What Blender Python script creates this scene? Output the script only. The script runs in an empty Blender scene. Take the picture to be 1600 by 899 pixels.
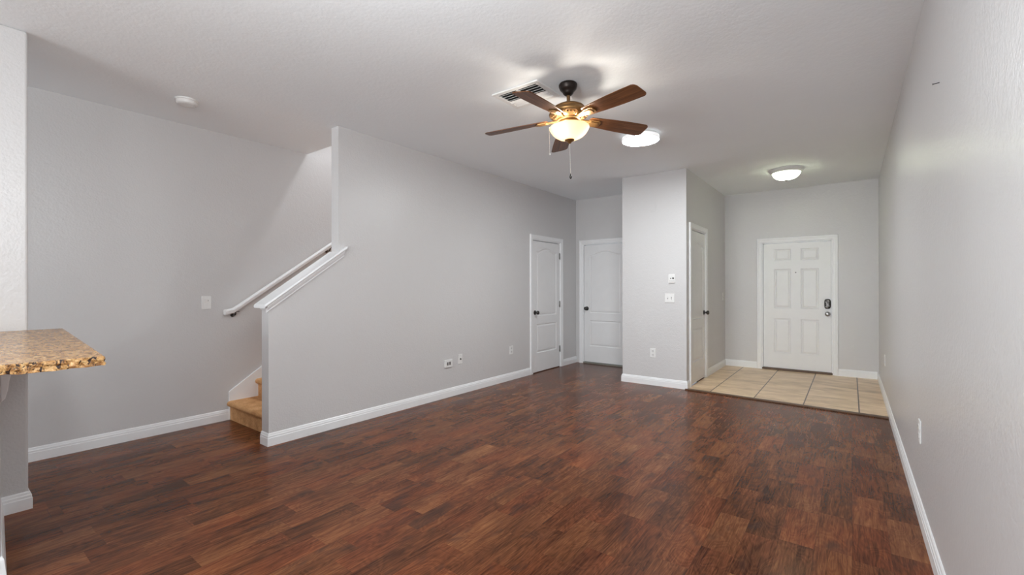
import bpy, bmesh, math, random
from mathutils import Vector, Matrix
PI = math.pi
R_ = math.radians
SC = bpy.context.scene
COL = SC.collection
random.seed(7)

# ---------------------------------------------------------------- camera
F_PX = 701.63
yaw, pitch, roll = R_(37.024), R_(0.025), R_(-0.113)
Fv = Vector((-math.sin(yaw) * math.cos(pitch), math.cos(yaw) * math.cos(pitch), math.sin(pitch)))
Rv = Vector((math.cos(yaw), math.sin(yaw), 0))
Uv = Rv.cross(Fv)
R2 = math.cos(roll) * Rv + math.sin(roll) * Uv
U2 = -math.sin(roll) * Rv + math.cos(roll) * Uv
cam_d = bpy.data.cameras.new('camera')
cam = bpy.data.objects.new('camera', cam_d)
COL.objects.link(cam)
cam_d.sensor_fit = 'HORIZONTAL'
cam_d.sensor_width = 36.0
cam_d.lens = F_PX / 1600 * 36.0
cam_d.clip_start = 0.02
m = Matrix((R2, U2, -Fv)).transposed().to_4x4()
m.translation = Vector((0, 0, 1.25))
cam.matrix_world = m
SC.camera = cam

Y_BACK = -6.2
# ---------------------------------------------------------------- world, lights, exposure
w = bpy.data.worlds.new('world'); SC.world = w; w.use_nodes = True
bg = w.node_tree.nodes['Background']
bg.inputs[0].default_value = (0.75, 0.82, 0.9, 1); bg.inputs[1].default_value = 1.0
vs = SC.view_settings
vs.view_transform = 'Standard'; vs.look = 'None'; vs.gamma = 1.0; vs.use_curve_mapping = False
vs.exposure = 1.60
SC.cycles.max_bounces = 12; SC.cycles.diffuse_bounces = 8; SC.cycles.transparent_max_bounces = 8
SC.cycles.caustics_reflective = False; SC.cycles.caustics_refractive = False
SC.cycles.sample_clamp_indirect = 6.0


def area(name, loc, direction, sx, sy, power, col=(1, 1, 1)):
    d = bpy.data.lights.new(name, 'AREA'); d.shape = 'RECTANGLE'; d.size = sx; d.size_y = sy
    d.energy = power; d.color = col
    o = bpy.data.objects.new(name, d); COL.objects.link(o); o.location = loc
    o.rotation_euler = Vector(direction).to_track_quat('-Z', 'Y').to_euler()
    return o


def point(name, loc, power, rad, col=(1, 1, 1)):
    d = bpy.data.lights.new(name, 'POINT'); d.energy = power; d.shadow_soft_size = rad; d.color = col
    o = bpy.data.objects.new(name, d); COL.objects.link(o); o.location = loc
    return o


area('patio_daylight', (-1.5, Y_BACK + 0.08, 1.2), (0, 1, 0.06), 3.2, 2.2, 70, (0.93, 0.98, 1.0))
area('upstairs_lamp', (-4.22, 3.55, 4.7), (0, -0.1, -1), 0.25, 0.25, 17, (0.96, 0.98, 1.0))
point('fill_rear', (-1.0, -1.3, 1.95), 7, 0.16, (0.93, 0.985, 1.0))  # added fill behind the camera, no known fixture; lifts walls and ceiling
point('fill_near', (-1.0, 0.15, 1.95), 23, 0.12, (0.95, 0.985, 1.0))  # unseen point light put in to spread brightness evenly around the camera
point('fill_near', (-1.1, 0.95, 2.08), 5.0, 0.12, (0.95, 0.985, 1.0))  # second added fill, brightens the wall end below the bar top

# ---------------------------------------------------------------- dimensions (metres)
H = 2.71
XR, XL, XO = 0.301, -3.678, -4.731
XLB = XL - 0.115
YF, YC, YB = 7.779, 5.671, 6.662
XC, XCL = -1.604, -2.431
YS, YS2, YE = 1.676, 2.287, 2.566
XP, YP = -3.732, 0.382
Y0 = Y_BACK
HS = 5.2


# ---------------------------------------------------------------- node helpers
class NT:
    def __init__(self, name):
        self.mat = bpy.data.materials.new(name); self.mat.use_nodes = True
        self.t = self.mat.node_tree; self.t.nodes.clear()
        self.out = self.n('ShaderNodeOutputMaterial')

    def n(self, typ, **kw):
        nd = self.t.nodes.new(typ)
        for k, v in kw.items():
            if hasattr(nd, k) and k not in ('inputs',):
                try:
                    setattr(nd, k, v); continue
                except Exception:
                    pass
            nd.inputs[k].default_value = v
        return nd

    def l(self, a, b):
        self.t.links.new(a, b)

    def setin(self, nd, **kw):
        for k, v in kw.items():
            nd.inputs[k.replace('_', ' ')].default_value = v

    def math(self, op, a, b=None, clamp=False):
        nd = self.t.nodes.new('ShaderNodeMath'); nd.operation = op; nd.use_clamp = clamp
        for i, v in enumerate((a, b)):
            if v is None: continue
            if isinstance(v, (int, float)): nd.inputs[i].default_value = v
            else: self.l(v, nd.inputs[i])
        return nd.outputs[0]

    def noise(self, vec, scale, detail=4, rough=0.55, dist=0.0):
        nd = self.t.nodes.new('ShaderNodeTexNoise'); nd.noise_dimensions = '3D'
        nd.inputs['Scale'].default_value = scale; nd.inputs['Detail'].default_value = detail
        nd.inputs['Roughness'].default_value = rough; nd.inputs['Distortion'].default_value = dist
        if vec is not None: self.l(vec, nd.inputs['Vector'])
        return nd

    def ramp(self, fac, stops, interp='LINEAR'):
        nd = self.t.nodes.new('ShaderNodeValToRGB'); cr = nd.color_ramp; cr.interpolation = interp
        while len(cr.elements) < len(stops): cr.elements.new(0.5)
        for e, (p, c) in zip(cr.elements, stops):
            e.position = p; e.color = (*c, 1) if len(c) == 3 else c
        self.l(fac, nd.inputs[0])
        return nd.outputs[0]

    def mix(self, fac, a, b, mode='MIX'):
        nd = self.t.nodes.new('ShaderNodeMix'); nd.data_type = 'RGBA'; nd.blend_type = mode
        for v, i in ((fac, 0), (a, 6), (b, 7)):
            if isinstance(v, (int, float)): nd.inputs[i].default_value = v
            elif isinstance(v, tuple): nd.inputs[i].default_value = (*v, 1) if len(v) == 3 else v
            else: self.l(v, nd.inputs[i])
        return nd.outputs[2]

    def coords(self):
        return self.t.nodes.new('ShaderNodeTexCoord').outputs['Object']

    def geo(self):
        return self.t.nodes.new('ShaderNodeNewGeometry').outputs['Position']

    def mapping(self, vec, scale=(1, 1, 1), loc=(0, 0, 0), rot=(0, 0, 0)):
        nd = self.t.nodes.new('ShaderNodeMapping')
        nd.inputs['Scale'].default_value = scale; nd.inputs['Location'].default_value = loc
        nd.inputs['Rotation'].default_value = rot
        self.l(vec, nd.inputs['Vector'])
        return nd.outputs[0]

    def bump(self, height, strength, dist):
        nd = self.t.nodes.new('ShaderNodeBump')
        nd.inputs['Strength'].default_value = strength; nd.inputs['Distance'].default_value = dist
        self.l(height, nd.inputs['Height'])
        return nd.outputs[0]

    def bsdf(self, col, rough=0.5, metal=0.0, normal=None, spec=0.5, **kw):
        nd = self.t.nodes.new('ShaderNodeBsdfPrincipled')
        for v, k in ((col, 'Base Color'), (rough, 'Roughness'), (metal, 'Metallic'), (spec, 'Specular IOR Level')):
            if isinstance(v, tuple): nd.inputs[k].default_value = (*v, 1) if len(v) == 3 else v
            elif isinstance(v, (int, float)): nd.inputs[k].default_value = v
            else: self.l(v, nd.inputs[k])
        if normal is not None: self.l(normal, nd.inputs['Normal'])
        for k, v in kw.items():
            k = k.replace('_', ' ')
            if isinstance(v, tuple): nd.inputs[k].default_value = (*v, 1)
            elif isinstance(v, (int, float)): nd.inputs[k].default_value = v
            else: self.l(v, nd.inputs[k])
        self.l(nd.outputs[0], self.out.inputs[0])
        return nd


def paint(name, col, rough, scale, strength, dist, spec=0.5, var=0.03):
    t = NT(name); c = t.geo()
    big = t.noise(c, 1.3, 3)
    lo = tuple(x * (1 - var) for x in col); hi = tuple(min(1, x * (1 + var)) for x in col)
    cc = t.ramp(big.outputs[0], [(0.3, lo), (0.7, hi)])
    n1 = t.noise(c, scale, 3, 0.5); n2 = t.noise(c, scale * 0.35, 2, 0.5)
    hgt = t.math('ADD', t.math('MULTIPLY', n1.outputs[0], 0.7), t.math('MULTIPLY', n2.outputs[0], 0.6))
    t.bsdf(cc, rough, 0, t.bump(hgt, strength, dist), spec)
    return t.mat


def plain(name, col, rough=0.45, metal=0.0, spec=0.5, nscale=40.0, var=0.06, bump=0.0):
    t = NT(name); c = t.coords(); n = t.noise(c, nscale, 3)
    cc = t.ramp(n.outputs[0], [(0.3, tuple(x * (1 - var) for x in col)), (0.7, tuple(min(1, x * (1 + var)) for x in col))])
    nr = t.bump(n.outputs[0], bump, 0.002) if bump else None
    t.bsdf(cc, rough, metal, nr, spec)
    return t.mat


M = {}
M['wall'] = paint('wall_paint', (0.625, 0.617, 0.617), 0.34, 75, 0.55, 0.004, 0.5, 0.012)
M['ceiling'] = paint('ceiling_paint', (0.88, 0.92, 0.945), 0.75, 60, 0.30, 0.006, 0.25, 0.012)
M['trim'] = plain('white_trim_paint', (0.85, 0.86, 0.87), 0.32, 0, 0.5, 8, 0.015)
M['door'] = plain('white_door_paint', (0.82, 0.825, 0.83), 0.36, 0, 0.5, 6, 0.015)
M['plastic'] = plain('white_plastic', (0.80, 0.80, 0.79), 0.35, 0, 0.5, 12, 0.01)
M['plastic_grey'] = plain('greyer_white_plastic', (0.68, 0.68, 0.67), 0.4, 0, 0.5, 12, 0.02)  # slightly greyer tone than the plain white plastic
M['dark'] = plain('dark_slot', (0.02, 0.02, 0.02), 0.6)
M['grey_slot'] = plain('grey_slot', (0.16, 0.15, 0.145), 0.6)
M['bronze'] = plain('oil_rubbed_bronze', (0.022, 0.015, 0.012), 0.38, 0.6, 0.5, 30, 0.2)
M['brass'] = plain('antique_brass', (0.30, 0.165, 0.06), 0.38, 0.75, 0.5, 25, 0.18)
M['brass_dark'] = plain('antique_brass_relief', (0.16, 0.085, 0.035), 0.45, 0.7, 0.5, 60, 0.25)
M['nickel'] = plain('satin_nickel', (0.46, 0.45, 0.44), 0.3, 1.0, 0.5, 30, 0.06)
M['black_metal'] = plain('blackened_knob_metal', (0.075, 0.07, 0.066), 0.25, 0.8, 0.5, 30, 0.1)
M['hinge'] = plain('dull_steel_hinge', (0.24, 0.235, 0.23), 0.42, 0.8, 0.5, 30, 0.1)
M['screen_grey'] = plain('grey_threshold', (0.23, 0.235, 0.21), 0.5, 0.2, 0.5, 20, 0.1)
M['steel_chain'] = plain('pale_chain', (0.62, 0.60, 0.56), 0.35, 0.4, 0.5, 30, 0.05)
M['strip'] = plain('dark_brown_strip', (0.105, 0.057, 0.03), 0.4, 0, 0.4, 12, 0.25)


def wood_floor():
    t = NT('laminate_floor'); c = t.geo()
    sep = t.n('ShaderNodeSeparateXYZ'); t.l(c, sep.inputs[0])
    W, L = 0.1455, 1.22
    xs = t.math('DIVIDE', t.math('SUBTRACT', sep.outputs[0], 0.004), W)
    row = t.math('FLOOR', xs); fx = t.math('SUBTRACT', xs, row)
    wn = t.n('ShaderNodeTexWhiteNoise'); wn.noise_dimensions = '1D'; t.l(row, wn.inputs['W'])
    ys = t.math('ADD', t.math('DIVIDE', sep.outputs[1], L), t.math('MULTIPLY', wn.outputs[0], 7.3))
    colm = t.math('FLOOR', ys); fy = t.math('SUBTRACT', ys, colm)
    # each plank is printed with shorter blocks of different tone
    ys2 = t.math('ADD', t.math('DIVIDE', sep.outputs[1], 0.405), t.math('MULTIPLY', wn.outputs[0], 21.7))
    blk = t.math('FLOOR', ys2)
    comb = t.n('ShaderNodeCombineXYZ'); t.l(row, comb.inputs[0]); t.l(blk, comb.inputs[1])
    wb = t.n('ShaderNodeTexWhiteNoise'); wb.noise_dimensions = '3D'; t.l(comb.outputs[0], wb.inputs[0])
    # offset the grain per block
    off = t.n('ShaderNodeVectorMath'); off.operation = 'SCALE'; t.l(wb.outputs[1], off.inputs[0]); off.inputs['Scale'].default_value = 13.0
    add = t.n('ShaderNodeVectorMath'); add.operation = 'ADD'; t.l(c, add.inputs[0]); t.l(off.outputs[0], add.inputs[1])
    v = add.outputs[0]
    soft = t.noise(t.mapping(v, (5.5, 1.6, 1)), 1.0, 3, 0.5, 0.6)
    grain = t.noise(t.mapping(v, (52, 3.2, 1)), 1.0, 6, 0.68, 1.6)
    fine = t.noise(t.mapping(v, (170, 8, 1)), 1.0, 4, 0.7, 0.5)
    # swirling figure: contour rings of a smooth noise
    fig = t.noise(t.mapping(v, (8.0, 2.6, 1)), 1.0, 1.5, 0.5, 0.9)
    ring = t.math('FRACT', t.math('MULTIPLY', fig.outputs[0], 13.0))
    ring = t.math('ABSOLUTE', t.math('SUBTRACT', ring, 0.5))
    tone = t.math('ADD', t.math('MULTIPLY', soft.outputs[0], 0.42), t.math('MULTIPLY', grain.outputs[0], 0.52))
    tone = t.math('ADD', tone, t.math('MULTIPLY', ring, 0.13))
    tone = t.math('ADD', tone, t.math('MULTIPLY', t.math('SUBTRACT', wb.outputs[0], 0.5), 0.085))
    tone = t.math('ADD', tone, t.math('MULTIPLY', t.math('SUBTRACT', fine.outputs[0], 0.5), 0.30))
    col = t.ramp(tone, [(0.30, (0.031, 0.0105, 0.005)), (0.42, (0.080, 0.027, 0.0118)), (0.52, (0.138, 0.0465, 0.019)),
                        (0.64, (0.217, 0.082, 0.033)), (0.80, (0.345, 0.15, 0.060))])
    # tint shifts: reddish and greyish patches
    tint = t.noise(t.mapping(v, (1.6, 1.0, 1), (3, 5, 0)), 1.0, 2)
    col = t.mix(0.8, col, t.ramp(tint.outputs[0], [(0.35, (0.95, 1.0, 0.95)), (0.5, (1, 0.98, 0.95)), (0.66, (1.14, 0.92, 0.84))]), 'MULTIPLY')
    # knots / dark smoky patches
    kn = t.noise(t.mapping(v, (8.5, 3.4, 1), (9, 2, 0)), 1.0, 2, 0.5, 0.8)
    col = t.mix(t.ramp(kn.outputs[0], [(0.575, (0, 0, 0)), (0.72, (0.62, 0.62, 0.62))]), col, (0.042, 0.022, 0.016))
    # seams
    sx = t.math('LESS_THAN', t.math('MINIMUM', fx, t.math('SUBTRACT', 1.0, fx)), 0.009)
    sy = t.math('LESS_THAN', t.math('MINIMUM', fy, t.math('SUBTRACT', 1.0, fy)), 0.0016)
    seam = t.math('MAXIMUM', sx, sy)
    col = t.mix(t.math('MULTIPLY', seam, 0.35), col, (0.03, 0.014, 0.01))
    hgt = t.math('SUBTRACT', t.math('MULTIPLY', grain.outputs[0], 0.5), t.math('MULTIPLY', seam, 0.6))
    rg = t.math('ADD', 0.15, t.math('MULTIPLY', grain.outputs[0], 0.16))
    t.bsdf(col, rg, 0, t.bump(hgt, 0.10, 0.002), 0.13)
    return t.mat


def tile_mat():
    t = NT('beige_entry_tile'); c = t.geo()
    sep = t.n('ShaderNodeSeparateXYZ'); t.l(c, sep.inputs[0])
    xs = t.math('DIVIDE', t.math('SUBTRACT', sep.outputs[0], 0.066), 0.4685)
    row = t.math('FLOOR', xs); fx = t.math('SUBTRACT', xs, row)
    g = t.math('LESS_THAN', t.math('MINIMUM', fx, t.math('SUBTRACT', 1.0, fx)), 0.012)
    wn = t.n('ShaderNodeTexWhiteNoise'); wn.noise_dimensions = '1D'; t.l(row, wn.inputs['W'])
    comb = t.n('ShaderNodeCombineXYZ'); t.l(t.math('MULTIPLY', wn.outputs[0], 9.0), comb.inputs[1])
    add = t.n('ShaderNodeVectorMath'); add.operation = 'ADD'; t.l(c, add.inputs[0]); t.l(comb.outputs[0], add.inputs[1])
    n1 = t.noise(t.mapping(add.outputs[0], (2.0, 6.0, 1)), 1.0, 5, 0.6, 0.6)
    n2 = t.noise(t.mapping(add.outputs[0], (4.0, 26.0, 1)), 1.0, 4, 0.6, 0.8)
    tone = t.math('ADD', t.math('MULTIPLY', n1.outputs[0], 0.6), t.math('MULTIPLY', n2.outputs[0], 0.4))
    col = t.ramp(tone, [(0.34, (0.47, 0.32, 0.19)), (0.5, (0.72, 0.53, 0.34)), (0.66, (0.92, 0.73, 0.52))])
    col = t.mix(g, col, (0.10, 0.062, 0.038))
    t.bsdf(col, 0.34, 0, t.bump(t.math('SUBTRACT', 1.0, g), 0.4, 0.002), 0.5)
    return t.mat


def granite(name='granite', fleck=0.385, rough=0.24, spec=0.2):
    t = NT(name); c = t.coords()
    n1 = t.noise(t.mapping(c, (1, 1.8, 1), (0, 0, 0), (0, 0, 0.5)), 21, 6, 0.72, 1.4)
    n2 = t.noise(t.mapping(c, (0.8, 1.7, 1), (4, 2, 7), (0, 0, 0.5)), 44, 4, 0.6, 1.6)
    n3 = t.noise(c, 130, 3, 0.6)
    col = t.ramp(n1.outputs[0], [(0.32, (0.11, 0.045, 0.014)), (0.44, (0.30, 0.145, 0.05)), (0.55, (0.47, 0.27, 0.105)), (0.70, (0.66, 0.48, 0.26))])
    col = t.mix(t.ramp(n2.outputs[0], [(fleck - 0.03, (1, 1, 1)), (fleck + 0.02, (0, 0, 0))]), col, (0.022, 0.010, 0.007))
    col = t.mix(t.ramp(n3.outputs[0], [(0.66, (0, 0, 0)), (0.74, (0.7, 0.7, 0.7))]), col, (0.20, 0.14, 0.06))
    t.bsdf(col, rough, 0, t.bump(n2.outputs[0], 0.5, 0.006) if rough > 0.3 else None, spec)
    return t.mat


def carpet():
    t = NT('tan_carpet'); c = t.geo()
    n1 = t.noise(c, 240, 4, 0.7); n2 = t.noise(c, 9, 3)
    tone = t.math('ADD', t.math('MULTIPLY', n1.outputs[0], 0.7), t.math('MULTIPLY', n2.outputs[0], 0.35))
    col = t.ramp(tone, [(0.36, (0.38, 0.17, 0.065)), (0.52, (0.72, 0.385, 0.17)), (0.68, (0.95, 0.62, 0.34))])
    t.bsdf(col, 0.95, 0, t.bump(n1.outputs[0], 0.9, 0.01), 0.1)
    return t.mat


def walnut():
    t = NT('walnut_blade'); c = t.coords()
    n = t.noise(t.mapping(c, (3, 55, 8)), 1.0, 5, 0.6, 0.8)
    col = t.ramp(n.outputs[0], [(0.3, (0.075, 0.028, 0.010)), (0.55, (0.160, 0.062, 0.022)), (0.75, (0.25, 0.105, 0.040))])
    t.bsdf(col, 0.36, 0, t.bump(n.outputs[0], 0.08, 0.001), 0.3)
    return t.mat


def glow(name, col, strength, base=(0.8, 0.8, 0.78), trans=0.0, noise=0.0):
    t = NT(name)
    em = t.n('ShaderNodeEmission'); em.inputs['Strength'].default_value = strength
    if noise:
        n = t.noise(t.coords(), 13, 3, 0.6, 0.7)
        cc = t.ramp(n.outputs[0], [(0.35, tuple(x * (1 - noise) for x in col)), (0.6, col)])
        t.l(cc, em.inputs[0])
    else:
        em.inputs[0].default_value = (*col, 1)
    di = t.n('ShaderNodeBsdfPrincipled'); di.inputs['Base Color'].default_value = (*base, 1); di.inputs['Roughness'].default_value = 0.3
    tr = t.n('ShaderNodeBsdfTranslucent'); tr.inputs[0].default_value = (*base, 1)
    mx = t.n('ShaderNodeMixShader'); mx.inputs[0].default_value = trans
    t.l(di.outputs[0], mx.inputs[1]); t.l(tr.outputs[0], mx.inputs[2])
    ad = t.n('ShaderNodeAddShader'); t.l(mx.outputs[0], ad.inputs[0]); t.l(em.outputs[0], ad.inputs[1])
    t.l(ad.outputs[0], t.out.inputs[0])
    return t.mat


M['floor'] = wood_floor(); M['tile'] = tile_mat(); M['granite'] = granite(); M['granite_edge'] = granite('granite_rough_edge', 0.44, 0.5, 0.3); M['carpet'] = carpet(); M['walnut'] = walnut()
M['bowl'] = glow('frosted_bowl_glass', (1.0, 0.78, 0.48), 0.08, (0.44, 0.38, 0.29), 0.70)
M['led'] = glow('led_diffuser', (0.94, 0.985, 1.0), 52.0, (0.85, 0.85, 0.85), 0.0)
M['led_rim'] = glow('led_rim', (0.97, 0.99, 1.0), 0.20, (0.85, 0.85, 0.85), 0.0)
M['alabaster'] = glow('alabaster_glass', (0.97, 1.0, 0.86), 0.75, (0.86, 0.88, 0.78), 0.6, 0.25)


# ---------------------------------------------------------------- mesh helpers
def link(name, bm, mat, parent=None, smooth=False, bevel=0.0, seg=2, angle=40):
    me = bpy.data.meshes.new(name)
    bmesh.ops.recalc_face_normals(bm, faces=bm.faces[:])
    bm.to_mesh(me); bm.free()
    o = bpy.data.objects.new(name, me); COL.objects.link(o)
    if isinstance(mat, (list, tuple)):
        for k in mat: me.materials.append(k)
    else:
        me.materials.append(mat)
    if smooth:
        for p in me.polygons: p.use_smooth = True
        try:
            me.set_sharp_from_angle(angle=R_(angle))
        except Exception:
            pass
    if bevel:
        b = o.modifiers.new('bevel', 'BEVEL'); b.width = bevel; b.segments = seg; b.limit_method = 'ANGLE'; b.angle_limit = R_(35)
    if parent is not None: o.parent = parent
    return o


def box(bm, x0, x1, y0, y1, z0, z1, mat_index=0):
    r = bmesh.ops.create_cube(bm, size=1.0)
    for v in r['verts']:
        v.co = Vector((x0 + (v.co.x + .5) * (x1 - x0), y0 + (v.co.y + .5) * (y1 - y0), z0 + (v.co.z + .5) * (z1 - z0)))
    if mat_index:
        for f in {f for v in r['verts'] for f in v.link_faces}: f.material_index = mat_index
    return r['verts']


def bxs(*boxes):
    bm = bmesh.new()
    for b in boxes: box(bm, *b)
    return bm


def prism(bm, pts, axis, a, b):
    """extrude the 2-D outline pts along an axis between a and b (x: pts=(y,z), y: pts=(x,z), z: pts=(x,y))"""
    def P(p, t):
        return {'x': (t, p[0], p[1]), 'y': (p[0], t, p[1]), 'z': (p[0], p[1], t)}[axis]
    va = [bm.verts.new(P(p, a)) for p in pts]; vb = [bm.verts.new(P(p, b)) for p in pts]
    n = len(pts)
    bm.faces.new(va); bm.faces.new(vb[::-1])
    for i in range(n):
        bm.faces.new((va[i], vb[i], vb[(i + 1) % n], va[(i + 1) % n]))


def lathe(bm, prof, seg=40, loc=(0, 0, 0), mtx=None):
    rings = []
    for (r, z) in prof:
        if r < 1e-5:
            rings.append([bm.verts.new((0, 0, z))])
        else:
            rings.append([bm.verts.new((r * math.cos(2 * PI * k / seg), r * math.sin(2 * PI * k / seg), z)) for k in range(seg)])
    for a, b in zip(rings, rings[1:]):
        if len(a) == 1 and len(b) == 1: continue
        for k in range(seg):
            k2 = (k + 1) % seg
            if len(a) == 1: bm.faces.new((a[0], b[k], b[k2]))
            elif len(b) == 1: bm.faces.new((a[k], b[0], a[k2]))
            else: bm.faces.new((a[k], b[k], b[k2], a[k2]))
    vs_ = [v for r in rings for v in r]
    if mtx is not None: bmesh.ops.transform(bm, matrix=mtx, verts=vs_)
    bmesh.ops.translate(bm, vec=Vector(loc), verts=vs_)
    return vs_


def sweep(bm, path, prof, mapf, closed_prof=True):
    """sweep prof [(out, up)] along a planar polyline path with mitred corners; out = left of the direction"""
    n = len(path); rows = []
    for i, p in enumerate(path):
        p = Vector(p)
        d0 = (p - Vector(path[i - 1])).normalized() if i > 0 else None
        d1 = (Vector(path[i + 1]) - p).normalized() if i < n - 1 else None
        if d0 is None: d0 = d1
        if d1 is None: d1 = d0
        n0 = Vector((-d0.y, d0.x)); n1 = Vector((-d1.y, d1.x))
        b = (n0 + n1); b.normalize(); k = 1.0 / max(0.2, b.dot(n0))
        rows.append([bm.verts.new(mapf(p + b * (o * k), u)) for (o, u) in prof])
    m_ = len(prof)
    for a, b in zip(rows, rows[1:]):
        for k in range(m_ if closed_prof else m_ - 1):
            bm.faces.new((a[k], b[k], b[(k + 1) % m_], a[(k + 1) % m_]))
    if closed_prof:
        bm.faces.new(rows[0]); bm.faces.new(rows[-1][::-1])


def tube(bm, pts, r, seg=10):
    pts = [Vector(p) for p in pts]; rows = []
    for i, p in enumerate(pts):
        d = (pts[min(i + 1, len(pts) - 1)] - pts[max(i - 1, 0)]).normalized()
        u = d.cross(Vector((0.31, 0.2, 0.93)))
        if u.length < 1e-3: u = d.cross(Vector((1, 0, 0)))
        u.normalize(); v = d.cross(u)
        rows.append([bm.verts.new(p + r * (math.cos(2 * PI * k / seg) * u + math.sin(2 * PI * k / seg) * v)) for k in range(seg)])
    for a, b in zip(rows, rows[1:]):
        for k in range(seg): bm.faces.new((a[k], b[k], b[(k + 1) % seg], a[(k + 1) % seg]))
    bm.faces.new(rows[0]); bm.faces.new(rows[-1][::-1])


def ball(bm, c, r, seg=16):
    bmesh.ops.create_uvsphere(bm, u_segments=seg, v_segments=seg // 2 + 2, radius=r, matrix=Matrix.Translation(Vector(c)))


def tag(o, label=None, cat=None, group=None, kind=None):
    if label: o['label'] = label
    if cat: o['category'] = cat
    if group: o['group'] = group
    if kind: o['kind'] = kind
    return o


def empty(name, loc=(0, 0, 0), rz=0.0):
    o = bpy.data.objects.new(name, None); COL.objects.link(o); o.empty_display_size = 0.1
    o.location = loc; o.rotation_euler = (0, 0, rz)
    return o


def struct(name, bm, mat, label, cat, **kw):
    return tag(link(name, bm, mat, **kw), label, cat, None, 'structure')


# ---------------------------------------------------------------- shell
struct('floor', bxs((XO - .12, XR + .12, Y0 - .12, YF + .12, -0.1, 0.0)), M['floor'],
       'dark reddish-brown wood laminate floor running through the whole room', 'floor')

strip_f = lambda x: 5.575 - 0.058 * (x + 0.65)       # front edge of the transition strip
bm = bmesh.new()
prism(bm, [(XC, strip_f(XC) + .03), (XR, strip_f(XR) + .03), (XR, YF), (XC, YF)], 'z', 0.0, 0.006)
struct('floor_entry', bm, M['tile'], 'beige stone-look tile floor of the entry in front of the front door', 'tile floor')
bm = bmesh.new()
prism(bm, [(XC - .01, strip_f(XC)), (XR, strip_f(XR)), (XR, strip_f(XR) + .055), (XC - .01, strip_f(XC) + .055)], 'z', 0.0, 0.014)
struct('trim_1', bm, M['strip'], 'dark brown transition strip between wood floor and entry tile', 'floor strip', bevel=0.004)

struct('ceiling', bxs((XO, XR + .12, Y0 - .12, YE, H, H + .12), (XL, XR + .12, YE, YF + .12, H, H + .12)), M['ceiling'],
       'flat grey-white textured ceiling above the whole room', 'ceiling')
struct('wall_left', bxs((XO - .12, XO, Y0 - .12, YB + .12, 0, HS)), M['wall'],
       'grey wall behind the staircase carrying the handrail', 'wall')
struct('wall_right', bxs((XR, XR + .12, Y0 - .12, YF + .12, 0, H)), M['wall'],
       'long bare grey wall on the right with satin sheen', 'wall')
# front wall with the entry-door opening
FA, FB, FT = -1.084, -0.204, 1.925
struct('wall_front', bxs((XC - .12, FA, YF, YF + .12, 0, H), (FB, XR, YF, YF + .12, 0, H), (FA, FB, YF, YF + .12, FT, H)), M['wall'],
       'grey end wall of the entry holding the front door', 'wall')
# stair wall: low sloped part, full-height part, closet-door opening
D1A, D1B, DT = 5.368, 6.148, 1.957
S = 0.707
capz = lambda y: 1.126 + S * (y - 1.679)
bm = bmesh.new()
prism(bm, [(YS, 0), (D1A, 0), (D1A, DT), (D1B, DT), (D1B, 0), (YB, 0), (YB, HS), (YE + .0, HS), (YE, H), (YS2, H), (YS2, capz(YS2)), (YS, capz(YS))], 'x', XLB, XL)
bm.normal_update(); bmesh.ops.triangulate(bm, faces=bm.faces[:])
struct('wall_stair', bm, M['wall'], 'grey stair wall with a sloped low end and a closet door', 'wall')
D2A, D2B = -3.547, -2.770
struct('wall_recess', bxs((XLB, D2A, YB, YB + .12, 0, H), (D2B, XCL + .12, YB, YB + .12, 0, H), (D2A, D2B, YB, YB + .12, DT + .01, H),
                          (XO, XLB, YB, YB + .12, 0, HS)), M['wall'],
       'short grey wall at the back of the recess holding an arched-panel door', 'wall')
D3A, D3B = 5.852, 6.567
struct('wall_closet', bxs((XCL, XC, YC, YC + .115, 0, H), (XCL, XCL + .115, YC + .115, YB + .12, 0, H),
                          (XC - .115, XC, YC + .115, D3A, 0, H), (XC - .115, XC, D3B, YF, 0, H), (XC - .115, XC, D3A, D3B, DT + .04, H)), M['wall'],
       'projecting grey closet block between the recess and the entry', 'wall')
struct('wall_header', bxs((XO, XLB, YE - .12, YE, H + .12, HS)), M['wall'], 'grey wall above the stair opening', 'wall')
struct('ceiling_stair', bxs((XO, XL, YE - .12, YB + .12, HS, HS + .1)), M['ceiling'], 'ceiling high above the stairwell', 'ceiling')
struct('wall_pillar', bxs((XP - .15, XP, -0.75, YP, 0, H)), M['wall'], 'grey wall end standing behind the granite bar top', 'wall', bevel=0.012, seg=3)
# wall behind the camera with a wide patio opening
struct('wall_back', bxs((XO, -3.15, Y0 - .12, Y0, 0, H), (0.15, XR, Y0 - .12, Y0, 0, H), (-3.15, 0.15, Y0 - .12, Y0, 2.22, H)), M['wall'],
       'wall behind the viewer with a wide patio opening', 'wall')

# half wall under the bar, running almost along x
BA = math.atan2(-0.055, 0.81)
hw = empty('wall_bar', (-3.732, 0.272, 0), BA)
tag(hw, 'low half wall carrying the granite bar top', 'half wall', None, 'structure')
link('wall_panel', bxs((0.004, 0.82, -0.115, 0.0, 0, 1.0)), M['wall'], hw, bevel=0.01)
bm = bmesh.new(); sweep(bm, [(0.82, -0.115), (0.82, 0.0), (0.014, 0.0)][::-1], [(0, 0), (0.017, 0), (0.017, .012), (0.013, .05), (0.010, .085), (0.004, .1), (0, .1)], lambda q, u: (q.x, q.y, u))
link('baseboard', bm, M['trim'], hw)

# ---------------------------------------------------------------- baseboards
BP = [(0, 0), (0.015, 0), (0.015, .062), (0.0125, .066), (0.0125, .078), (0.009, .084), (0.007, .094), (0.003, .1), (0, .1)]


def baseboard(name, path, label, z0=0.0):
    bm = bmesh.new()
    sweep(bm, path, [(o, u + z0) for o, u in BP], lambda q, u: (q.x, q.y, u))
    return struct(name, bm, M['trim'], label, 'baseboard')


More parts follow.
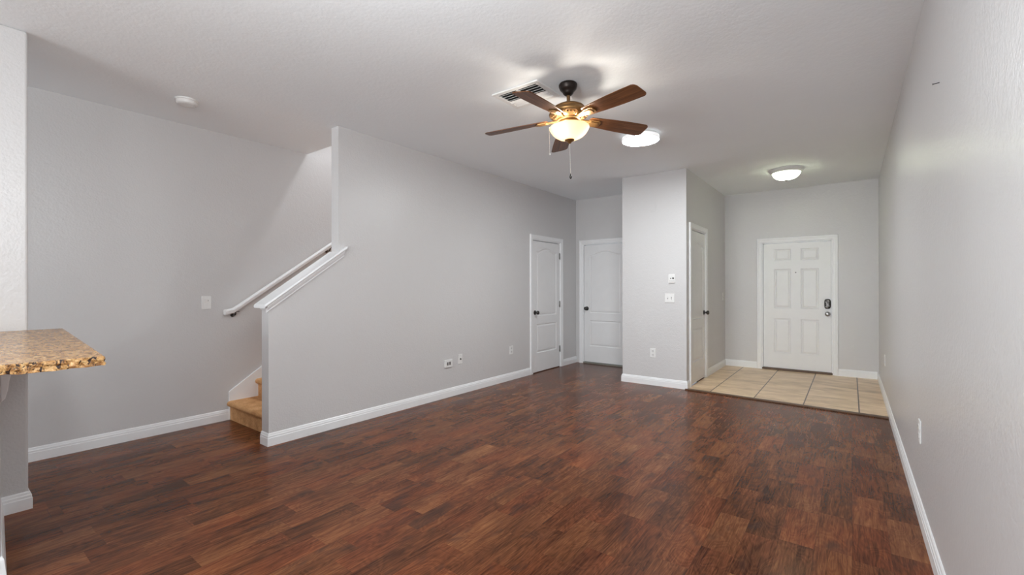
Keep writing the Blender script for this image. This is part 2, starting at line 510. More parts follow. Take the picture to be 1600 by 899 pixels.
baseboard('baseboard_left', [(XO, 1.787), (XO, Y0)],
          'white baseboard along the grey wall left of the stairs')
baseboard('baseboard_right', [(XR, Y0), (XR, YF)], 'white baseboard along the long right wall')
baseboard('baseboard_stair', [(XL, D1A - .066), (XL, YS), (XLB, YS)], 'white baseboard along the stair wall up to the closet door')
baseboard('baseboard_recess', [(XL, YB), (XL, D1B + .066)], 'short white baseboard between the closet door and the recess corner')
baseboard('baseboard_closet', [(XC, D3A - .066), (XC, YC), (XCL, YC), (XCL, YB - .02)], 'white baseboard wrapping the projecting closet block')
baseboard('baseboard_alcove', [(FA - .066, YF), (XC, YF), (XC, D3B + .066)], 'white baseboard turning the left corner of the entry', 0.006)
baseboard('baseboard_front', [(XR - .016, YF), (FB + .066, YF)], 'short white baseboard right of the front door', 0.006)
baseboard('baseboard_pillar', [(XP, -0.7), (XP, YP), (XP - .15, YP), (XP - .15, -0.7)][::-1], 'white baseboard around the wall end by the bar')


# ---------------------------------------------------------------- doors
def outline_rect(x0, x1, z0, z1):
    return [(x0, z0), (x1, z0), (x1, z1), (x0, z1)]


def outline_arch(x0, x1, z0, z1, rise, n=22):
    pts = [(x0, z0), (x1, z0)]
    for k in range(n + 1):
        s = 1 - k / n
        e = (s - .5) * 2                      # -1..1
        q = max(0.0, 1 - (abs(e) / 0.86))      # flat shoulders, eased crown
        hgt = rise * math.sin(min(1, q * 1.0) * PI / 2) ** 1.25
        pts.append((x0 + s * (x1 - x0), z1 + hgt))
    return pts


def inset(pts, d):
    n = len(pts); out = []
    for i in range(n):
        p0, p1, p2 = Vector(pts[i - 1]), Vector(pts[i]), Vector(pts[(i + 1) % n])
        d0 = (p1 - p0).normalized(); d1 = (p2 - p1).normalized()
        n0 = Vector((-d0.y, d0.x)); n1 = Vector((-d1.y, d1.x))
        b = (n0 + n1).normalized(); k = 1 / max(.35, b.dot(n0))
        out.append(tuple(p1 + b * d * k))
    return out


def slab_mesh(w_, z0, z1, panels, rings, yface=0.0, thick=0.04):
    """door leaf: front face at y=yface looking along -y, moulded panels"""
    bm = bmesh.new()
    outer = outline_rect(0, w_, z0, z1)
    ov = [bm.verts.new((x, yface, z)) for x, z in outer]
    edges = [bm.edges.new((ov[i], ov[(i + 1) % 4])) for i in range(4)]
    for pts in panels:
        prev = [bm.verts.new((x, yface, z)) for x, z in pts]
        n = len(prev)
        edges += [bm.edges.new((prev[i], prev[(i + 1) % n])) for i in range(n)]
        for d, dep in rings:
            ip = inset(pts, d)
            cur = [bm.verts.new((x, yface + dep, z)) for x, z in ip]
            for i in range(n):
                bm.faces.new((prev[i], prev[(i + 1) % n], cur[(i + 1) % n], cur[i]))
            prev = cur
        bm.faces.new(prev)
    bmesh.ops.triangle_fill(bm, use_beauty=True, use_dissolve=False, edges=edges)
    bv = [bm.verts.new((x, yface + thick, z)) for x, z in outer]
    bm.faces.new(bv)
    for i in range(4):
        bm.faces.new((ov[i], ov[(i + 1) % 4], bv[(i + 1) % 4], bv[i]))
    return bm


RINGS = [(0.004, 0.004), (0.010, 0.0085), (0.019, 0.0085), (0.033, 0.003), (0.040, 0.0022)]
CAS = [(0, 0), (0.0, .010), (0.008, .014), (0.028, .015), (0.045, .019), (0.060, .019), (0.066, .012), (0.066, 0)]


def door(idx, loc, rz, wo, top, label, leaf_y, knob_side, hinge_side, panels, zb=0.012):
    """wo = clear opening width; local x along the wall, local -y into the room"""
    d = empty('door_%d' % idx, loc, rz)
    tag(d, label, 'door', None, 'structure')
    bm = bmesh.new()
    sweep(bm, [(0, 0), (0, top), (wo, top), (wo, 0)], CAS, lambda q, u: (q.x, -u, q.y))
    link('casing', bm, M['trim'], d)
    j = 0.012
    bm = bxs((0, j, 0.0, .115, 0, top), (wo - j, wo, 0.0, .115, 0, top), (j, wo - j, 0.0, .115, top - j, top),
             (j, j + .012, leaf_y + .042, .115, 0, top - j), (wo - j - .012, wo - j, leaf_y + .042, .115, 0, top - j), (j, wo - j, leaf_y + .042, .115, top - j - .012, top - j))
    link('jamb', bm, M['trim'], d)
    g = 0.004
    lw = wo - 2 * j - 2 * g
    leaf = link('leaf', slab_mesh(lw, zb, top - j - .012, panels(lw), RINGS, 0.0), M['door'], d)
    leaf.location = (j + g, leaf_y, 0)
    if hinge_side is not None:
        hx = j + g / 2 if hinge_side < 0 else wo - j - g / 2
        for hz in (0.285, 0.99, 1.745):
            hb = bmesh.new()
            lathe(hb, [(0, -.052), (.004, -.05), (.0065, -.045), (.0065, .045), (.004, .05), (0, .052)], 12, (hx, leaf_y - .005, hz))
            box(hb, hx - .016, hx + .016, leaf_y - .003, leaf_y + .002, hz - .045, hz + .045)
            link('hinge', hb, M['hinge'], d, smooth=True)
    return d


def knob(d, x, y, z, mat, r=0.029):
    """knob whose axis points along -y from the leaf face at y"""
    mt = Matrix.Rotation(PI / 2, 4, 'X')
    bm = bmesh.new()
    lathe(bm, [(0, 0), (.033, 0), (.033, .004), (.027, .009), (.013, .011), (.011, .03), (.016, .034), (r * .86, .040), (r, .050), (r * .95, .060), (r * .7, .067), (0, .070)], 28,
          (x, y, z), mt)
    return link('knob', bm, mat, d, smooth=True)


def two_panel(lw):
    a = 0.098 * lw / .745
    return [outline_arch(a, lw - a, 0.832, 1.785, 0.055), outline_rect(a, lw - a, 0.287, 0.712)]


d1 = door(1, (XL, D1A, 0), PI / 2, D1B - D1A, DT, 'white arched two-panel closet door in the long stair wall', 0.004, -1, 1, two_panel)
knob(d1, 0.068, 0.004, 0.885, M['black_metal'])
link('threshold', bxs((0.013, D1B - D1A - .013, 0.012, .11, 0.0, 0.006)), M['strip'], d1)
d2 = door(2, (D2A, YB, 0), 0, D2B - D2A, DT + .01, 'white arched two-panel door at the back of the recess, partly hidden', 0.012, -1, None, two_panel, 0.03)
knob(d2, 0.066, 0.012, 0.905, M['black_metal'])
th = link('threshold', bxs((0.0, D2B - D2A, -0.004, .11, 0.0, 0.024)), M['screen_grey'], d2)
th['label'] = 'grey threshold strip'
d3 = door(3, (XC, D3A, 0), PI / 2, D3B - D3A, DT + .04, 'white arched two-panel door on the side of the closet block facing the entry', 0.004, 1, -1, two_panel, 0.02)
knob(d3, D3B - D3A - .068, 0.004, 0.905, M['black_metal'])


def six_panel(lw):
    o = FA + .016
    c1, c2 = (-0.924 - o, -0.708 - o), (-0.585 - o, -0.364 - o)
    r_ = []
    for c in (c1, c2):
        for (a, b) in ((0.265, 0.780), (0.932, 1.523), (1.648, 1.819)):
            r_.append(outline_rect(c[0], c[1], a, b))
    return r_


d4 = door(4, (FA, YF, 0), 0, FB - FA, FT, 'white six-panel front door with a keypad lock at the end of the entry', 0.028, 1, None, six_panel, 0.036)
link('threshold', bxs((0.0, FB - FA, -0.002, .115, 0.006, 0.034)), M['strip'], d4, bevel=0.004)['label'] = 'dark brown threshold'
kn = knob(d4, -0.263 - FA, 0.028, 0.867, M['nickel'], 0.031)
# keypad deadbolt: curved metal escutcheon with thumb turn
kx, kz = -0.263 - FA, 1.010
bm = bmesh.new()
pts = []
for k in range(24):
    a = 2 * PI * k / 24
    ex = lambda v_: math.copysign(abs(v_) ** 0.55, v_)
    pts.append((kx + .038 * ex(math.cos(a)), kz + .070 * ex(math.sin(a))))
prev = None
for dd, dep in ((0, 0.0), (0, -.016), (.006, -.024), (.014, -.027)):
    ip = inset(pts, dd) if dd else pts
    cur = [bm.verts.new((x, 0.028 + dep, z)) for x, z in ip]
    if prev:
        for i in range(24): bm.faces.new((prev[i], prev[(i + 1) % 24], cur[(i + 1) % 24], cur[i]))
    prev = cur
bm.faces.new(prev)
db = link('deadbolt', bm, M['black_metal'], d4, smooth=True); db['label'] = 'dark metal keypad deadbolt'
bm = bmesh.new()
sp = [(kx + .020, kz + .042), (kx - .004, kz + .046), (kx - .020, kz + .030), (kx - .008, kz + .006), (kx + .012, kz - .008), (kx + .018, kz - .030), (kx - .002, kz - .046), (kx - .022, kz - .038)]
tube(bm, [(x, 0.000, z) for x, z in sp], 0.009, 10)
link('thumb_turn', bm, M['nickel'], db, smooth=True)
bm = bmesh.new(); lathe(bm, [(0, 0), (.009, 0), (.009, .003), (.006, .004), (.0055, .0015), (0, .0015)], 20, (-0.647 - FA, 0.028, 1.466), Matrix.Rotation(PI / 2, 4, 'X'))
link('peephole', bm, M['hinge'], d4, smooth=True)

# ---------------------------------------------------------------- stairs, skirt, cap, rail
stairs = empty('staircase', (0, 0, 0))
tag(stairs, 'tan carpeted staircase rising behind the low stair wall', 'stairs')
N_ST = 15; RUN, RISE = 0.253, 0.1745
for k in range(N_ST):
    yr = 1.795 + k * RUN; z1 = 0.178 + k * RISE; z0 = 0.0 if k == 0 else z1 - RISE
    x0, x1 = XO + .0185, XLB - .002
    pr = [(yr, z0 + (0.0 if k == 0 else .0)), (yr, z1 - .050)]
    cy, cz, rr = yr - .002, z1 - .026, .026                       # rounded carpet nosing
    for q in range(11):
        a = -PI / 2 - q * PI / 10
        pr.append((cy + rr * math.cos(a) * 1.05, cz + rr * math.sin(a)))
    ye = yr + RUN if k < N_ST - 1 else yr + .9
    ye = min(ye, YB - .01)
    pr += [(ye, z1), (ye, z0 if k == 0 else z0)]
    if k > 0: pr = pr
    bm = bmesh.new(); prism(bm, pr, 'x', x0, x1)
    link('step', bm, M['carpet'], stairs, smooth=True, angle=50)
bm = bmesh.new()
sk = lambda y: 0.267 + 0.683 * (y - 1.787)
prism(bm, [(1.787, 0), (5.6, 0), (5.6, sk(5.6)), (1.787, sk(1.787))], 'x', XO, XO + .018)
struct('trim_2', bm, M['trim'], 'white stair skirt board on the wall beside the carpeted steps', 'skirt board', bevel=0.003)

# sloped cap on the low wall
cap = empty('trim_3', (0, 0, 0))
tag(cap, 'white sloped cap moulding on top of the low stair wall', 'wall cap', None, 'structure')
cs, sn = math.cos(math.atan(S)), math.sin(math.atan(S))


def along(y0, y1, prof, xf):
    """profile (x, w) with w measured perpendicular to the slope; line through wall-top"""
    bm_ = bmesh.new(); rows = []
    for y in (y0, y1):
        z = capz(y)
        rows.append([bm_.verts.new((x, y - w_ * sn * xf, z + (w_ / cs if not xf else w_ * cs))) for x, w_ in prof])
    n = len(prof)
    for k in range(n): bm_.faces.new((rows[0][k], rows[1][k], rows[1][(k + 1) % n], rows[0][(k + 1) % n]))
    bm_.faces.new(rows[0]); bm_.faces.new(rows[1][::-1])
    return bm_


cp = [(XLB - .030, 0.000), (XL + .034, 0.0), (XL + .040, .006), (XL + .042, .011), (XL + .040, .017), (XL + .034, .022), (XLB - .030, .022), (XLB - .037, .017), (XLB - .039, .011), (XLB - .037, .005)]
link('cap_board', along(1.632, YS2 - .001, cp, 0), M['trim'], cap)
lip = [(XL + .0005, 0.0), (XL + .034, 0.0), (XL + .040, .006), (XL + .042, .011), (XL + .040, .017), (XL + .034, .022), (XL + .0005, .022)]
link('cap_return', along(YS2 - .001, 2.352, lip, 0), M['trim'], cap)
ml = [(XL + .0005, -.001), (XL + .030, -.001), (XL + .030, -.008), (XL + .024, -.012), (XL + .020, -.022), (XL + .012, -.032), (XL + .012, -.042), (XL + .0005, -.044)]
link('cove_moulding', along(1.656, 2.335, ml, 0), M['trim'], cap)
ml2 = [(YS - .0005, -.001), (YS - .026, -.016), (YS - .024, -.024), (YS - .016, -.032), (YS - .010, -.044), (YS - .0005, -.044)]
bm = bmesh.new()
prism(bm, [(y, capz(YS) + w_) for y, w_ in ml2], 'x', XLB, XL + .012)
link('end_moulding', bm, M['trim'], cap)

# handrail
rail = empty('handrail', (XO + .075, 1.745, 1.03))
tag(rail, 'white sloped stair handrail on dark brackets on the left wall', 'handrail')
S2 = 0.694
prof = [(-.026, -.018), (-.020, -.026), (.020, -.026), (.026, -.018), (.026, -.004), (.030, .004), (.026, .016), (.014, .022), (-.014, .022), (-.026, .016), (-.030, .004), (-.026, -.004)]
bm = bmesh.new(); rows = []
for (y, z) in ((-.018, -.002), (.055, .012), (0.9, .012 + S2 * .845), (3.4, .012 + S2 * 3.345)):
    rows.append([bm.verts.new((x, y, z + u)) for x, u in prof])
for a, b in zip(rows, rows[1:]):
    for k in range(len(prof)): bm.faces.new((a[k], b[k], b[(k + 1) % len(prof)], a[(k + 1) % len(prof)]))
bm.faces.new(rows[0]); bm.faces.new(rows[-1][::-1])
link('rail', bm, M['trim'], rail, smooth=True, angle=30)
for yb_ in (0.075, 1.045, 2.4):
    zz = .012 + S2 * (yb_ - .055)
    bm = bmesh.new()
    lathe(bm, [(0, 0), (.018, 0), (.018, .004), (.013, .007), (0, .008)], 20, (-.0745, yb_, zz - .062), Matrix.Rotation(PI / 2, 4, 'Y'))
    tube(bm, [(-.070, yb_, zz - .062), (-.035, yb_, zz - .065), (-.010, yb_, zz - .056), (0, yb_, zz - .045), (0, yb_, zz - .024)], .008, 10)
    box(bm, -.012, .012, yb_ - .03, yb_ + .03, zz - .03, zz - .024)
    b_ = link('bracket', bm, M['black_metal'], rail, smooth=True); b_['label'] = 'dark metal rail bracket'

# ---------------------------------------------------------------- granite bar top and its bracket
poly = [(-2.077, 0.393), (-3.728, 0.520), (-3.728, -0.12), (-2.118, -0.24)]
bm = bmesh.new()
rim = []
for k in range(4):                                          # fine outline so that the broken stone edge can be rough
    a, b = Vector(poly[k]), Vector(poly[(k + 1) % 4])
    nseg = max(2, int((b - a).length / 0.009))
    nrm = Vector(((b - a).y, -(b - a).x)).normalized() * -1
    for q in range(nseg):
        rim.append((a.lerp(b, q / nseg), nrm))
from mathutils import noise as mnoise
rows = []
ZT, ZBT = 1.0145, 0.982
for lv, (zz, amp) in enumerate(((ZT, 0.0), (ZT - .004, .0035), (ZT - .011, .007), (ZT - .018, .007), (ZT - .025, .007), (ZBT, .006))):
    row = []
    for q, (pt, nm) in enumerate(rim):
        d = (mnoise.noise(Vector((pt.x * 70, pt.y * 70, zz * 90))) - .25) * amp
        dz = mnoise.noise(Vector((pt.x * 60, pt.y * 60, 3.7))) * (.004 if lv >= 4 else .0015 if lv else 0)
        row.append(bm.verts.new((pt.x + nm.x * d, pt.y + nm.y * d, zz + dz)))
    rows.append(row)
n = len(rim)
bm.faces.new(rows[0]); bm.faces.new(rows[-1][::-1])
for a, b in zip(rows, rows[1:]):
    for k in range(n):
        f = bm.faces.new((a[k], b[k], b[(k + 1) % n], a[(k + 1) % n])); f.material_index = 1
bm.normal_update(); bmesh.ops.triangulate(bm, faces=[f for f in bm.faces if len(f.verts) > 4])
top = tag(link('bar_countertop', bm, [M['granite'], M['granite_edge']]), 'brown speckled granite bar top jutting in from the left edge', 'countertop')
cb = empty('corbel', (-3.732, 0.272, 0), BA)
tag(cb, 'small white bracket under the granite bar top', 'bracket')
bm = bmesh.new()
prism(bm, [(0.0005, .983), (.090, .983), (.084, .955), (.055, .915), (.034, .880), (.026, .84), (.022, .80), (.014, .765), (.0005, .750)], 'x', 0.70, 0.76)
link('bracket_body', bm, M['trim'], cb, bevel=.003)

# ---------------------------------------------------------------- ceiling fan
FX, FY = -1.615, 2.812
fan = empty('ceiling_fan', (FX, FY, H))
fan.rotation_euler = (0, R_(-1.8), 0)     # hangs very slightly out of plumb
fan.location.z = H - .0015
tag(fan, 'five-blade walnut and brass ceiling fan with a lit glass bowl', 'ceiling fan')
bm = bmesh.new()
lathe(bm, [(0, 0), (.062, 0), (.066, -.006), (.066, -.018), (.061, -.030), (.060, -.036), (.050, -.048), (.040, -.058), (.038, -.066), (.030, -.076), (.022, -.082), (.016, -.084), (0, -.084)], 40)
link('canopy', bm, M['bronze'], fan, smooth=True)
bm = bmesh.new(); lathe(bm, [(0, -.08), (.0125, -.08), (.0125, -.160), (0, -.160)], 20)
link('downrod', bm, M['brass_dark'], fan, smooth=True)
bm = bmesh.new()
lathe(bm, [(0, -.140), (.022, -.141), (.026, -.150), (.050, -.152), (.085, -.158), (.108, -.170), (.116, -.180), (.112, -.186), (.120, -.190), (.136, -.204), (.142, -.216), (.140, -.224),
           (.126, -.240), (.104, -.252), (.088, -.257), (.085, -.266), (.070, -.270), (0, -.270)], 56)
mh = link('motor_housing', bm, M['brass'], fan, smooth=True)
for k in range(5):                                        # oval relief panels on the flared lower band
    a = R_(18 + 72 * k)
    bm = bmesh.new()
    c_, s_ = math.cos(a), math.sin(a)
    fr = []
    for q in range(28):
        th_ = 2 * PI * q / 28
        du = .043 * math.copysign(abs(math.cos(th_)) ** .6, math.cos(th_)); dv = .013 * math.copysign(abs(math.sin(th_)) ** .7, math.sin(th_))
        r0 = .1225 - dv * .72; z0 = -.240 + dv * .75
        r0 = .118 + dv * 1.15; z0 = -.2415 + dv
        fr.append(Vector((r0 * math.cos(a + du / .12), r0 * math.sin(a + du / .12), z0)) + Vector((c_ * .004, s_ * .004, -.004)))
    tube(bm, fr + [fr[0]], .0026, 8)
    for u in (-.022, 0, .022):
        ball(bm, ((.123) * math.cos(a + u / .12), (.123) * math.sin(a + u / .12), -.2435), .006, 10)
    link('relief', bm, M['brass_dark'], mh, smooth=True)
bm = bmesh.new()
lathe(bm, [(0, -.268), (.060, -.268), (.072, -.274), (.074, -.284), (.070, -.290), (.066, -.296), (.072, -.302), (.070, -.308), (.04, -.312), (0, -.312)], 44)
link('light_fitter', bm, M['brass'], fan, smooth=True)
ZB = -.246                                                 # blade plane


def blade_pts(n=10):
    L0, L1 = .165, .628
    top_ = []
    w_of = lambda s: .050 + .021 * math.sin(min(1, s / .82) * PI / 2)
    for q in range(n + 1):
        s = q / n
        top_.append((L0 + s * (L1 - .028 - L0), w_of(s)))
    cr = []
    wv = w_of(1.0)
    for q in range(1, 7):                                   # rounded outer corner
        a = PI / 2 - q * PI / 2 / 6
        cr.append((L1 - .034 + .034 * math.cos(a) - 0.0, wv - .034 + .034 * math.sin(a)))
    up = top_ + cr
    up = [(x, y) for x, y in up]
    lo = [(x, -y) for x, y in reversed(up)]
    root = [(L0 - .012, -.030), (L0 - .012, .030)]
    return up + lo + root


for k in range(5):
    a = R_(-16.5 + 72 * k)
    mt = Matrix.Rotation(a, 4, 'Z') @ Matrix.Translation((0, 0, ZB)) @ Matrix.Rotation(R_(3.0), 4, 'Y') @ Matrix.Rotation(R_(-12), 4, 'X')
    bm = bmesh.new()
    prism(bm, blade_pts(), 'z', -.003, .003)
    bl = link('blade', bm, M['walnut'], fan, bevel=.0018)
    bl.matrix_local = mt
    bm = bmesh.new()                                        # brass blade iron with a wide end plate
    ip = [(.060, -.016), (.105, -.014), (.150, -.024), (.178, -.036), (.228, -.036), (.246, -.020), (.246, .020), (.228, .036), (.178, .036), (.150, .024), (.105, .014), (.060, .016)]
    prism(bm, ip, 'z', -.0125, -.0032)
    prism(bm, [(.165, -.022), (.222, -.022), (.232, 0), (.222, .022), (.165, .022), (.150, 0)], 'z', -.0165, -.0120)
    bi = link('blade_iron', bm, M['brass'], bl, bevel=.002)
    bm = bmesh.new()
    prism(bm, [(.228, -.0365), (.234, -.0365), (.252, -.020), (.252, .020), (.234, .0365), (.228, .0365), (.247, .020), (.247, -.020)], 'z', -.0135, -.0032)
# bowl with an open top
bm = bmesh.new()
po = [(.142, -.316), (.1405, -.322), (.134, -.336), (.122, -.354), (.104, -.372), (.080, -.387), (.052, -.398), (.020, -.403), (0, -.404)]
pi_ = [(r - .004 if r > .01 else 0, z + .004) for r, z in po]
lathe(bm, pi_[::-1] + [(.139, -.314)] + po, 56)
bowl = link('glass_bowl', bm, M['bowl'], fan, smooth=True, angle=70)
bowl['label'] = 'glowing amber-white frosted glass bowl'
bm = bmesh.new(); lathe(bm, [(.004, -.30), (.004, -.404)], 8)
lathe(bm, [(0, -.402), (.034, -.402), (.035, -.406), (.026, -.413), (.016, -.418), (.012, -.424), (.006, -.430), (0, -.431)], 28)
link('finial', bm, M['brass'], fan, smooth=True)
for (cx, cy, z0, z1, fob) in ((0.0, 0.0, -.430, -.650, 1), (-.116, -.086, -.31, -.495, 0)):
    bm = bmesh.new(); tube(bm, [(cx, cy, z0), (cx, cy, z1)], .0016, 6)
    if not fob:
        tube(bm, [(cx * .45, cy * .45, -.300), (cx, cy, -.308), (cx, cy, -.32)], .0016, 6)
    zq = z0
    while zq > z1:
        ball(bm, (cx, cy, zq), .0027, 6); zq -= .012
    ch = link('pull_chain', bm, M['steel_chain'], fan, smooth=True)
    bm = bmesh.new()
    if fob: lathe(bm, [(0, .006), (.004, .004), (.0045, -.004), (.009, -.014), (.0095, -.022), (.006, -.030), (0, -.033)], 16, (cx, cy, z1))
    else: lathe(bm, [(0, .003), (.0035, 0), (.0035, -.012), (0, -.015)], 12, (cx, cy, z1))
    link('fob', bm, M['black_metal'] if fob else M['steel_chain'], ch, smooth=True)
for k in range(3):
    a = R_(30 + 120 * k)
    point('fan_bulb', (FX + .088 * math.cos(a), FY + .088 * math.sin(a), H - .338), 1.75, .022, (1.0, 0.91, 0.80))

# ---------------------------------------------------------------- other ceiling things
led = empty('ceiling_light', (-1.60, 4.165, H))
tag(led, 'round flat white LED ceiling light, glowing, behind the fan', 'ceiling light')
bm = bmesh.new(); lathe(bm, [(0, 0), (.150, 0), (.150, -.022), (0, -.022)], 56)
link('mounting_plate', bm, M['plastic_grey'], led, smooth=True)
bm = bmesh.new(); lathe(bm, [(0, -.022), (.164, -.022), (.171, -.025), (.173, -.032), (.173, -.052), (.171, -.057), (.1675, -.059), (.1670, -.056), (.1670, -.030), (0, -.030)], 64)
link('rim', bm, M['led_rim'], led, smooth=True)
bm = bmesh.new(); lathe(bm, [(.1665, -.0575), (.10, -.0585), (0, -.0588)], 64)
link('diffuser', bm, M['led'], led, smooth=True)

dome = empty('ceiling_light', (-.636, 6.50, H))
tag(dome, 'small domed alabaster glass ceiling light above the entry', 'ceiling light')
bm = bmesh.new(); lathe(bm, [(0, 0), (.186, 0), (.190, -.004), (.190, -.014), (.182, -.022), (.176, -.030), (.164, -.034), (.158, -.042), (.150, -.044), (0, -.044)], 60)
link('pan', bm, M['plastic_grey'], dome, smooth=True)
bm = bmesh.new()
po = [(.152, -.046), (.149, -.058), (.138, -.078), (.120, -.096), (.094, -.112), (.060, -.122), (.026, -.127), (0, -.128)]
lathe(bm, [(max(0, r - .004), z + .003) for r, z in po][::-1] + po, 56)
link('glass_dome', bm, M['alabaster'], dome, smooth=True, angle=70)
bm = bmesh.new(); lathe(bm, [(0, -.126), (.020, -.127), (.021, -.131), (.012, -.136), (.007, -.145), (0, -.148)], 20)
link('finial', bm, M['nickel'], dome, smooth=True)
for dx, dy in ((.07, .03), (-.07, -.03)):
    point('dome_bulb', (-.636 + dx, 6.50 + dy, H - .075), 11.0 if dx > 0 else 6.0, .02, (0.93, 0.99, 1.0))

vent = empty('ceiling_vent', (-1.955, 2.775, H))
tag(vent, 'white slatted air vent in the ceiling beside the fan', 'air vent')
vw, vh = .205, .160
bm = bmesh.new()
b0 = .036
for (x0, x1, y0, y1) in ((-vw, vw, -vh, -vh + b0), (-vw, vw, vh - b0, vh), (-vw, -vw + b0, -vh + b0, vh - b0), (vw - b0, vw, -vh + b0, vh - b0), (-.008, .008, -vh + b0, vh - b0)):
    box(bm, x0, x1, y0, y1, -.011, -.0005)
link('frame', bm, M['plastic'], vent, bevel=.002)
link('duct_backing', bxs((-vw + b0, vw - b0, -vh + b0, vh - b0, -.0012, -.0004)), M['dark'], vent)
NS = 7
for k in range(NS):
    yy = -vh + b0 + (k + .5) * (2 * vh - 2 * b0) / NS
    sgn = -1 if k < 3.5 else 1
    bm = bmesh.new()
    for (xa, xb) in ((-vw + b0, -.008), (.008, vw - b0)):
        vv = box(bm, xa, xb, -.0105, .0105, -.0008, .0008)
        bmesh.ops.rotate(bm, verts=vv, cent=(0, 0, 0), matrix=Matrix.Rotation(R_(-32 * sgn), 3, 'X'))
        bmesh.ops.translate(bm, vec=(0, yy, -.0085), verts=vv)
    link('slat', bm, M['plastic'], vent)

smk = empty('smoke_detector', (-4.105, 1.262, H))
tag(smk, 'round white smoke detector on the ceiling near the stairs', 'smoke detector')
bm = bmesh.new(); lathe(bm, [(0, 0), (.076, 0), (.077, -.003), (.077, -.010), (.070, -.012), (.070, -.028), (.066, -.036), (.056, -.041), (.03, -.042), (0, -.042)], 48)
link('body', bm, M['plastic'], smk, smooth=True)
bm = bmesh.new()
for r in (.030, .044, .056):
    tube(bm, [(r * math.cos(q * PI / 18), r * math.sin(q * PI / 18), -.0405) for q in range(37)], .0018, 6)
link('sensor_ring', bm, M['plastic_grey'], smk, smooth=True)


# ---------------------------------------------------------------- wall plates
def plate_root(name, wall, a, z, label, cat, group=None):
    """wall: 'xo','xl','xc' (faces +x), 'xr' (faces -x), 'yc' (faces -y); local -y looks into the room"""
    loc, rz = {'xo': ((XO, a, z), PI / 2), 'xl': ((XL, a, z), PI / 2), 'xc': ((XC, a, z), PI / 2), 'xr': ((XR, a, z), -PI / 2), 'yc': ((a, YC, z), 0)}[wall]
    o = empty(name, loc, rz); tag(o, label, cat, group)
    return o


def cover(o, w_, h_, mat=None, t=.006):
    return link('cover_plate', bxs((-w_ / 2, w_ / 2, -t, 0, -h_ / 2, h_ / 2)), mat or M['plastic'], o, bevel=.0025)


def screws(o, pts, mat=None):
    for x, z in pts:
        bm = bmesh.new(); lathe(bm, [(0, 0), (.0035, 0), (.003, .0012), (0, .0015)], 10, (x, -.006, z), Matrix.Rotation(PI / 2, 4, 'X'))
        link('screw', bm, mat or M['plastic_grey'], o, smooth=True)


def outlet(wall, a, z, label, w_=.074, h_=.118):
    o = plate_root('wall_outlet', wall, a, z, label, 'outlet')
    cover(o, w_, h_)
    for dz in (-.0235, .0235):
        bm = bmesh.new()
        prism(bm, [(.017 * math.copysign(min(1, abs(math.cos(t_)) * 1.15), math.cos(t_)), dz + .0145 * math.copysign(min(1, abs(math.sin(t_)) * 1.25), math.sin(t_))) for t_ in [2 * PI * q / 20 for q in range(20)]], 'y', -.0085, -.0055)
        s_ = link('socket', bm, M['plastic_grey'], o)
        link('slot', bxs((-.0078, -.0052, -.0089, -.0084, dz - .001, dz + .008), (.0052, .0078, -.0089, -.0084, dz - .001, dz + .007), (-.0022, .0022, -.0089, -.0084, dz - .010, dz - .006)), M['grey_slot'], s_)
    screws(o, [(0, 0)])
    return o


def rocker(o, x, z=0):
    bm = bmesh.new()
    prism(bm, [(-.0055, -.033), (-.0085, -.033), (-.0068, 0), (-.0100, .033), (-.0055, .033)], 'x', x - .0165, x + .0165)
    vv = bm.verts[:]
    bmesh.ops.translate(bm, vec=(0, 0, z), verts=vv)
    return link('rocker', bm, M['plastic'], o)


def toggle(o, x, up=1):
    link('toggle_slot', bxs((x - .005, x + .005, -.0066, -.0058, -.012, .012)), M['grey_slot'], o)
    bm = bmesh.new(); vv = box(bm, x - .004, x + .004, -.018, -.004, -.005, .005)
    bmesh.ops.rotate(bm, verts=vv, cent=(x, -.004, 0), matrix=Matrix.Rotation(R_(-28 * up), 3, 'X'))
    link('toggle', bm, M['plastic'], o, bevel=.001)


o = plate_root('light_switch', 'xo', 1.604, 1.119, 'white light switch on the left wall beside the handrail', 'light switch')
cover(o, .078, .120); rocker(o, 0)
link('indicator', bxs((.010, .013, -.0104, -.0094, .012, .022)), M['grey_slot'], o)

o = plate_root('phone_jack', 'xl', 3.655, .384, 'wide white wall jack low on the stair wall, nearest the stairs', 'wall jack')
cover(o, .122, .086, None, .016)
link('jack_opening', bxs((-.030, -.004, -.0166, -.0155, -.018, .018), (.006, .032, -.0166, -.0155, -.016, .020)), M['grey_slot'], o)

o = plate_root('cable_plate', 'xl', 3.857, .411, 'small white cable plate with a dark hole on the stair wall', 'cable plate')
cover(o, .070, .114)
bm = bmesh.new(); lathe(bm, [(0, 0), (.009, 0), (.009, .003), (.0055, .004), (.0055, .011), (0, .011)], 16, (0, -.006, 0), Matrix.Rotation(PI / 2, 4, 'X'))
link('connector', bm, M['black_metal'], o, smooth=True)
screws(o, [(0, .042), (0, -.042)])

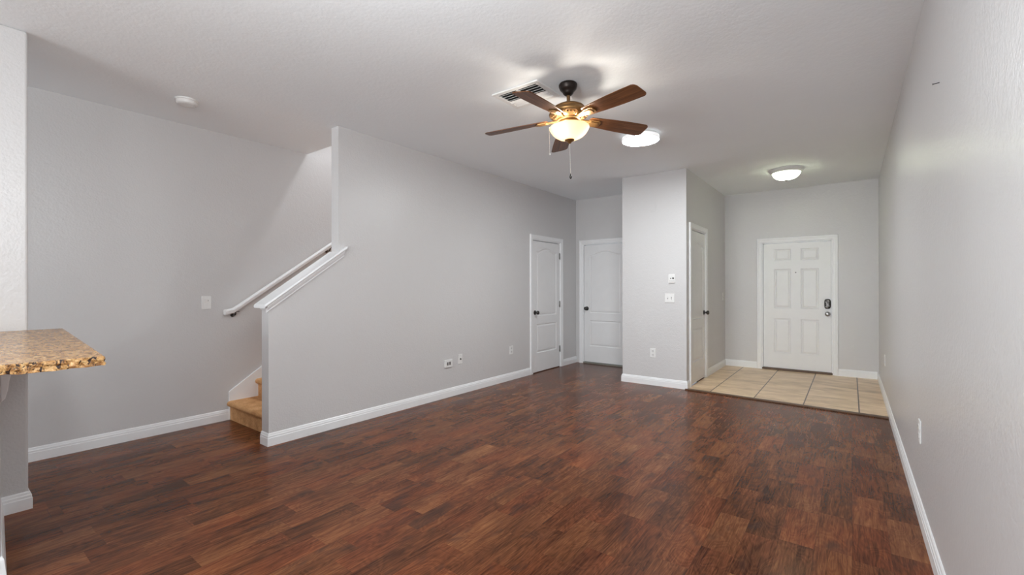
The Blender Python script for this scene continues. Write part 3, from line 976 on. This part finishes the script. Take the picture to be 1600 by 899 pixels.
outlet('xl', 4.853, .405, 'white outlet on the stair wall near the closet door', .080, .112)
outlet('yc', -2.019, .413, 'white outlet low on the closet block front')
outlet('xr', 3.285, .465, 'white outlet low on the bare long wall, opposite the stair wall outlets', .076, .122)
outlet('xr', 6.40, .445, 'white outlet low on the long wall beside the entry tile')

o = plate_root('light_switch', 'yc', -1.807, 1.117, 'white double toggle switch on the front of the closet block', 'light switch')
cover(o, .118, .112); toggle(o, -.023, 1); toggle(o, .023, -1); screws(o, [(-.023, .03), (-.023, -.03), (.023, .03), (.023, -.03)])

o = plate_root('thermostat', 'yc', -1.779, 1.358, 'small white wall control with two dark buttons above the double switch', 'wall control')
cover(o, .080, .110, None, .012)
bm = bmesh.new(); lathe(bm, [(0, 0), (.011, 0), (.011, .003), (.008, .005), (0, .005)], 18, (.018, -.012, .006), Matrix.Rotation(PI / 2, 4, 'X'))
link('dial', bm, M['black_metal'], o, smooth=True)
bm = bmesh.new(); lathe(bm, [(0, 0), (.007, 0), (.007, .002), (0, .003)], 18, (-.012, -.012, .004), Matrix.Rotation(PI / 2, 4, 'X'))
link('button', bm, M['grey_slot'], o, smooth=True)
link('lower_cover', bxs((-.034, .034, -.0135, -.0115, -.048, -.016)), M['plastic_grey'], o)

o = plate_root('blank_cover', 'yc', -2.015, 2.280, 'painted-over blank cover plate high on the closet block front', 'blank plate')
cover(o, .076, .112, M['wall'], .005)
screws(o, [(0, .042), (0, -.042)], M['wall'])

o = plate_root('light_switch', 'xc', 7.61, 1.105, 'white toggle switch on the entry side wall past the closet door', 'light switch')
cover(o, .074, .116); toggle(o, 0, 1)

nail = empty('nail', (XR, 2.60, 2.113), 0)
tag(nail, 'small black nail sticking out high on the right wall', 'nail')
bm = bmesh.new(); tube(bm, [(0.0, 0, 0.0), (-.020, 0, -.002)], .0017, 8)
link('shank', bm, M['dark'], nail)
bm = bmesh.new(); lathe(bm, [(0, 0), (.0042, 0), (.0042, .0015), (0, .002)], 12, (-.020, 0, -.002), Matrix.Rotation(-PI / 2, 4, 'Y'))
link('nail_head', bm, M['dark'], nail)
